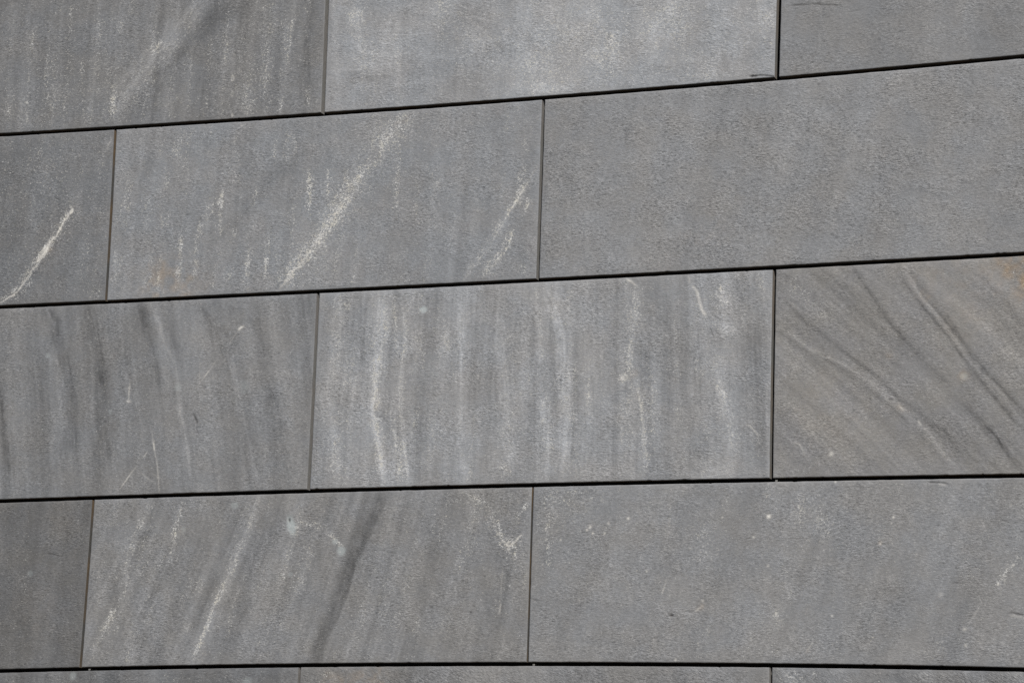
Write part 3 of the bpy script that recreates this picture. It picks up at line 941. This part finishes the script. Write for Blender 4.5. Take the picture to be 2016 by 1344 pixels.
# key, row, left joint, right joint, label, side material, proud (mm), slate parameters
PANELS = [
    ('A', 0, '-AB', 'AB', 'dark grey slate panel at top left with a soft pale diagonal band', SG, 0.0,
     dict(base=.132, warm=.008, flecks=.17, streak=.22, ang=.1, ripple=.85, dark=.30)),
    ('B', 0, 'AB', 'BC', 'pale bluish grey blotched slate panel at the top, chipped at its lower right corner', SM, .4,
     dict(base=.204, warm=-.012, flecks=.16, blotch=.16, ang=-.08, dark=.22)),
    ('C', 0, 'BC', '+BC', 'smooth plain slate panel with thin level dashes in the top right corner', SM, 0.0,
     dict(base=.146, warm=.004, flecks=-.25, blotch=.07, ang=.02, ripple=.75, dark=.28)),
    ('D', 1, '-DE', 'DE', 'dark slate panel crossed by one short solid white vein', SB, .2,
     dict(base=.120, warm=-.004, flecks=.15, blotch=.14, ang=.0, ripple=.9, dark=.30)),
    ('E', 1, 'DE', 'EF', 'slate panel with a wide speckled white vein running diagonally across it', SG, 0.0,
     dict(base=.168, warm=-.012, flecks=.10, blotch=.09, ang=-.03, streak=.06, streak_ang=.05, dark=.30)),
    ('F', 1, 'EF', '+EF', 'evenly rippled slate panel without veins, right of the one with the diagonal white vein', SM, .3,
     dict(base=.170, warm=.004, flecks=-.12, blotch=.07, ang=.02, ripple=1.25, dark=.42)),
    ('G', 2, '-GH', 'GH', 'slate panel with soft leaning dark bands, thin white scratches and two small dark chips', SG, 0.0,
     dict(base=.140, warm=.004, flecks=.06, blotch=.09, ang=.04, streak=.12, streak_ang=-.16, ripple=.8, dark=.28)),
    ('H', 2, 'GH', 'HI', 'lightest central slate panel with many upright white streaks', SM, .3,
     dict(base=.192, warm=-.002, flecks=.12, blotch=.10, ang=-.05, streak=.16, streak_ang=.02, ripple=1.1, dark=.28)),
    ('I', 2, 'HI', '+HI', 'brownish slate panel with dark and pale lines falling to the right and a rusty corner', SM, 0.0,
     dict(base=.158, warm=.036, flecks=-.08, blotch=.09, ang=.0, streak=.09, streak_ang=-.75, ripple=.85, dark=.26)),
    ('J', 3, '-JK', 'JK', 'darkest slate panel, brownish, with a short black crack, beside a brown joint', SB, .2,
     dict(base=.100, warm=.022, flecks=-.02, blotch=.14, ang=.03, ripple=.8, dark=.30)),
    ('K', 3, 'JK', 'KL', 'slate panel with a broad dark slanting band and a white hook shaped mark', SB, 0.0,
     dict(base=.152, warm=.014, flecks=.06, blotch=.10, ang=.03, streak=.13, streak_ang=.30, ripple=.95, dark=.28)),
    ('L', 3, 'KL', '+KL', 'plain slate panel dotted with scattered white crystals, beneath the brownish lined one', SM, .3,
     dict(base=.162, warm=.006, flecks=.06, blotch=.09, ang=.04, ripple=.9, dark=.28)),
    ('M', 4, '-MN', 'MN', 'dark slate panel cut off at the bottom left, showing only its top strip', SG, 0.0,
     dict(base=.118, warm=.0, flecks=.05, blotch=.16, ang=.05, dark=.3)),
    ('N', 4, 'MN', 'NO', 'slate panel of which a strip shows at the bottom centre, with a tan stain', SG, .2,
     dict(base=.140, warm=.015, flecks=-.05, blotch=.12, ang=-.3, ripple=1.1, dark=.34)),
    ('O', 4, 'NO', '+NO', 'slate panel of which a strip with pale slanting streaks shows at the bottom right', SG, 0.0,
     dict(base=.142, warm=.0, flecks=.06, blotch=.12, ang=-.5, ripple=1.1, dark=.34)),
]
for n, (key, row, jl, jr, label, side, proud, par) in enumerate(PANELS):
    fm = slate("slate_" + label.split()[0] + "_" + str(n), seed=n + 1, **par)
    make_panel(key, row, jl, jr, label, fm, side, proud * .001)


# ------------------------------------------------------------------ steel clips whose tips show in the level joints
m, nt, bs = mat("clip_steel")
g = N(nt)
tc = g.new("ShaderNodeTexCoord").outputs['Object']
nt.links.new(g.mix(g.noise(tc, 300.0, 3.0), (.12, .118, .11, 1), (.2, .195, .18, 1)), bs.inputs['Base Color'])
bs.inputs['Metallic'].default_value = .5
bs.inputs['Roughness'].default_value = .55


def clip(px, py, k, label):
    """a flat tongue from the backing wall with its tip turned down over the lower panel"""
    x, _ = wall(px, py)
    x = float(x)
    z = float(zj(k, np.array(x)))
    prof = [(.060, .0012), (.006, .0012), (.0035, .0004), (.0030, -.0032), (.0044, -.0034), (.0052, -.0008), (.0075, -.0004), (.060, -.0004)]
    w = .0024
    vs, n = [], len(prof)
    for sx, sc in ((-w, .85), (-w * .8, 1), (w * .8, 1), (w, .85)):
        zm = sum(p[1] for p in prof) / n
        vs += [(sx, p[0] if i in (0, n - 1) else p[0] + (1 - sc) * .001, zm + (p[1] - zm) * sc) for i, p in enumerate(prof)]
    fs = [tuple(range(n))[::-1], tuple(range(3 * n, 4 * n))]
    for r_ in range(3):
        for i in range(n):
            j = (i + 1) % n
            fs.append((r_ * n + i, r_ * n + j, (r_ + 1) * n + j, (r_ + 1) * n + i))
    o = mesh_obj("steel_clip", vs, fs, m, (x, 0, z))
    o['label'] = label
    o['category'] = 'clip'
    o['group'] = 'steel clips in the level joints'


clip(1527.5, 945, 2, 'tiny grey clip tip in the joint at the lower right corner of the lightest panel')
clip(174.5, 1317, 3, 'tiny grey clip tip under the bottom end of the brown joint at lower left')
clip(1049.5, 1308, 3, 'tiny grey clip tip in the lowest joint, below the plain crystal dotted panel')
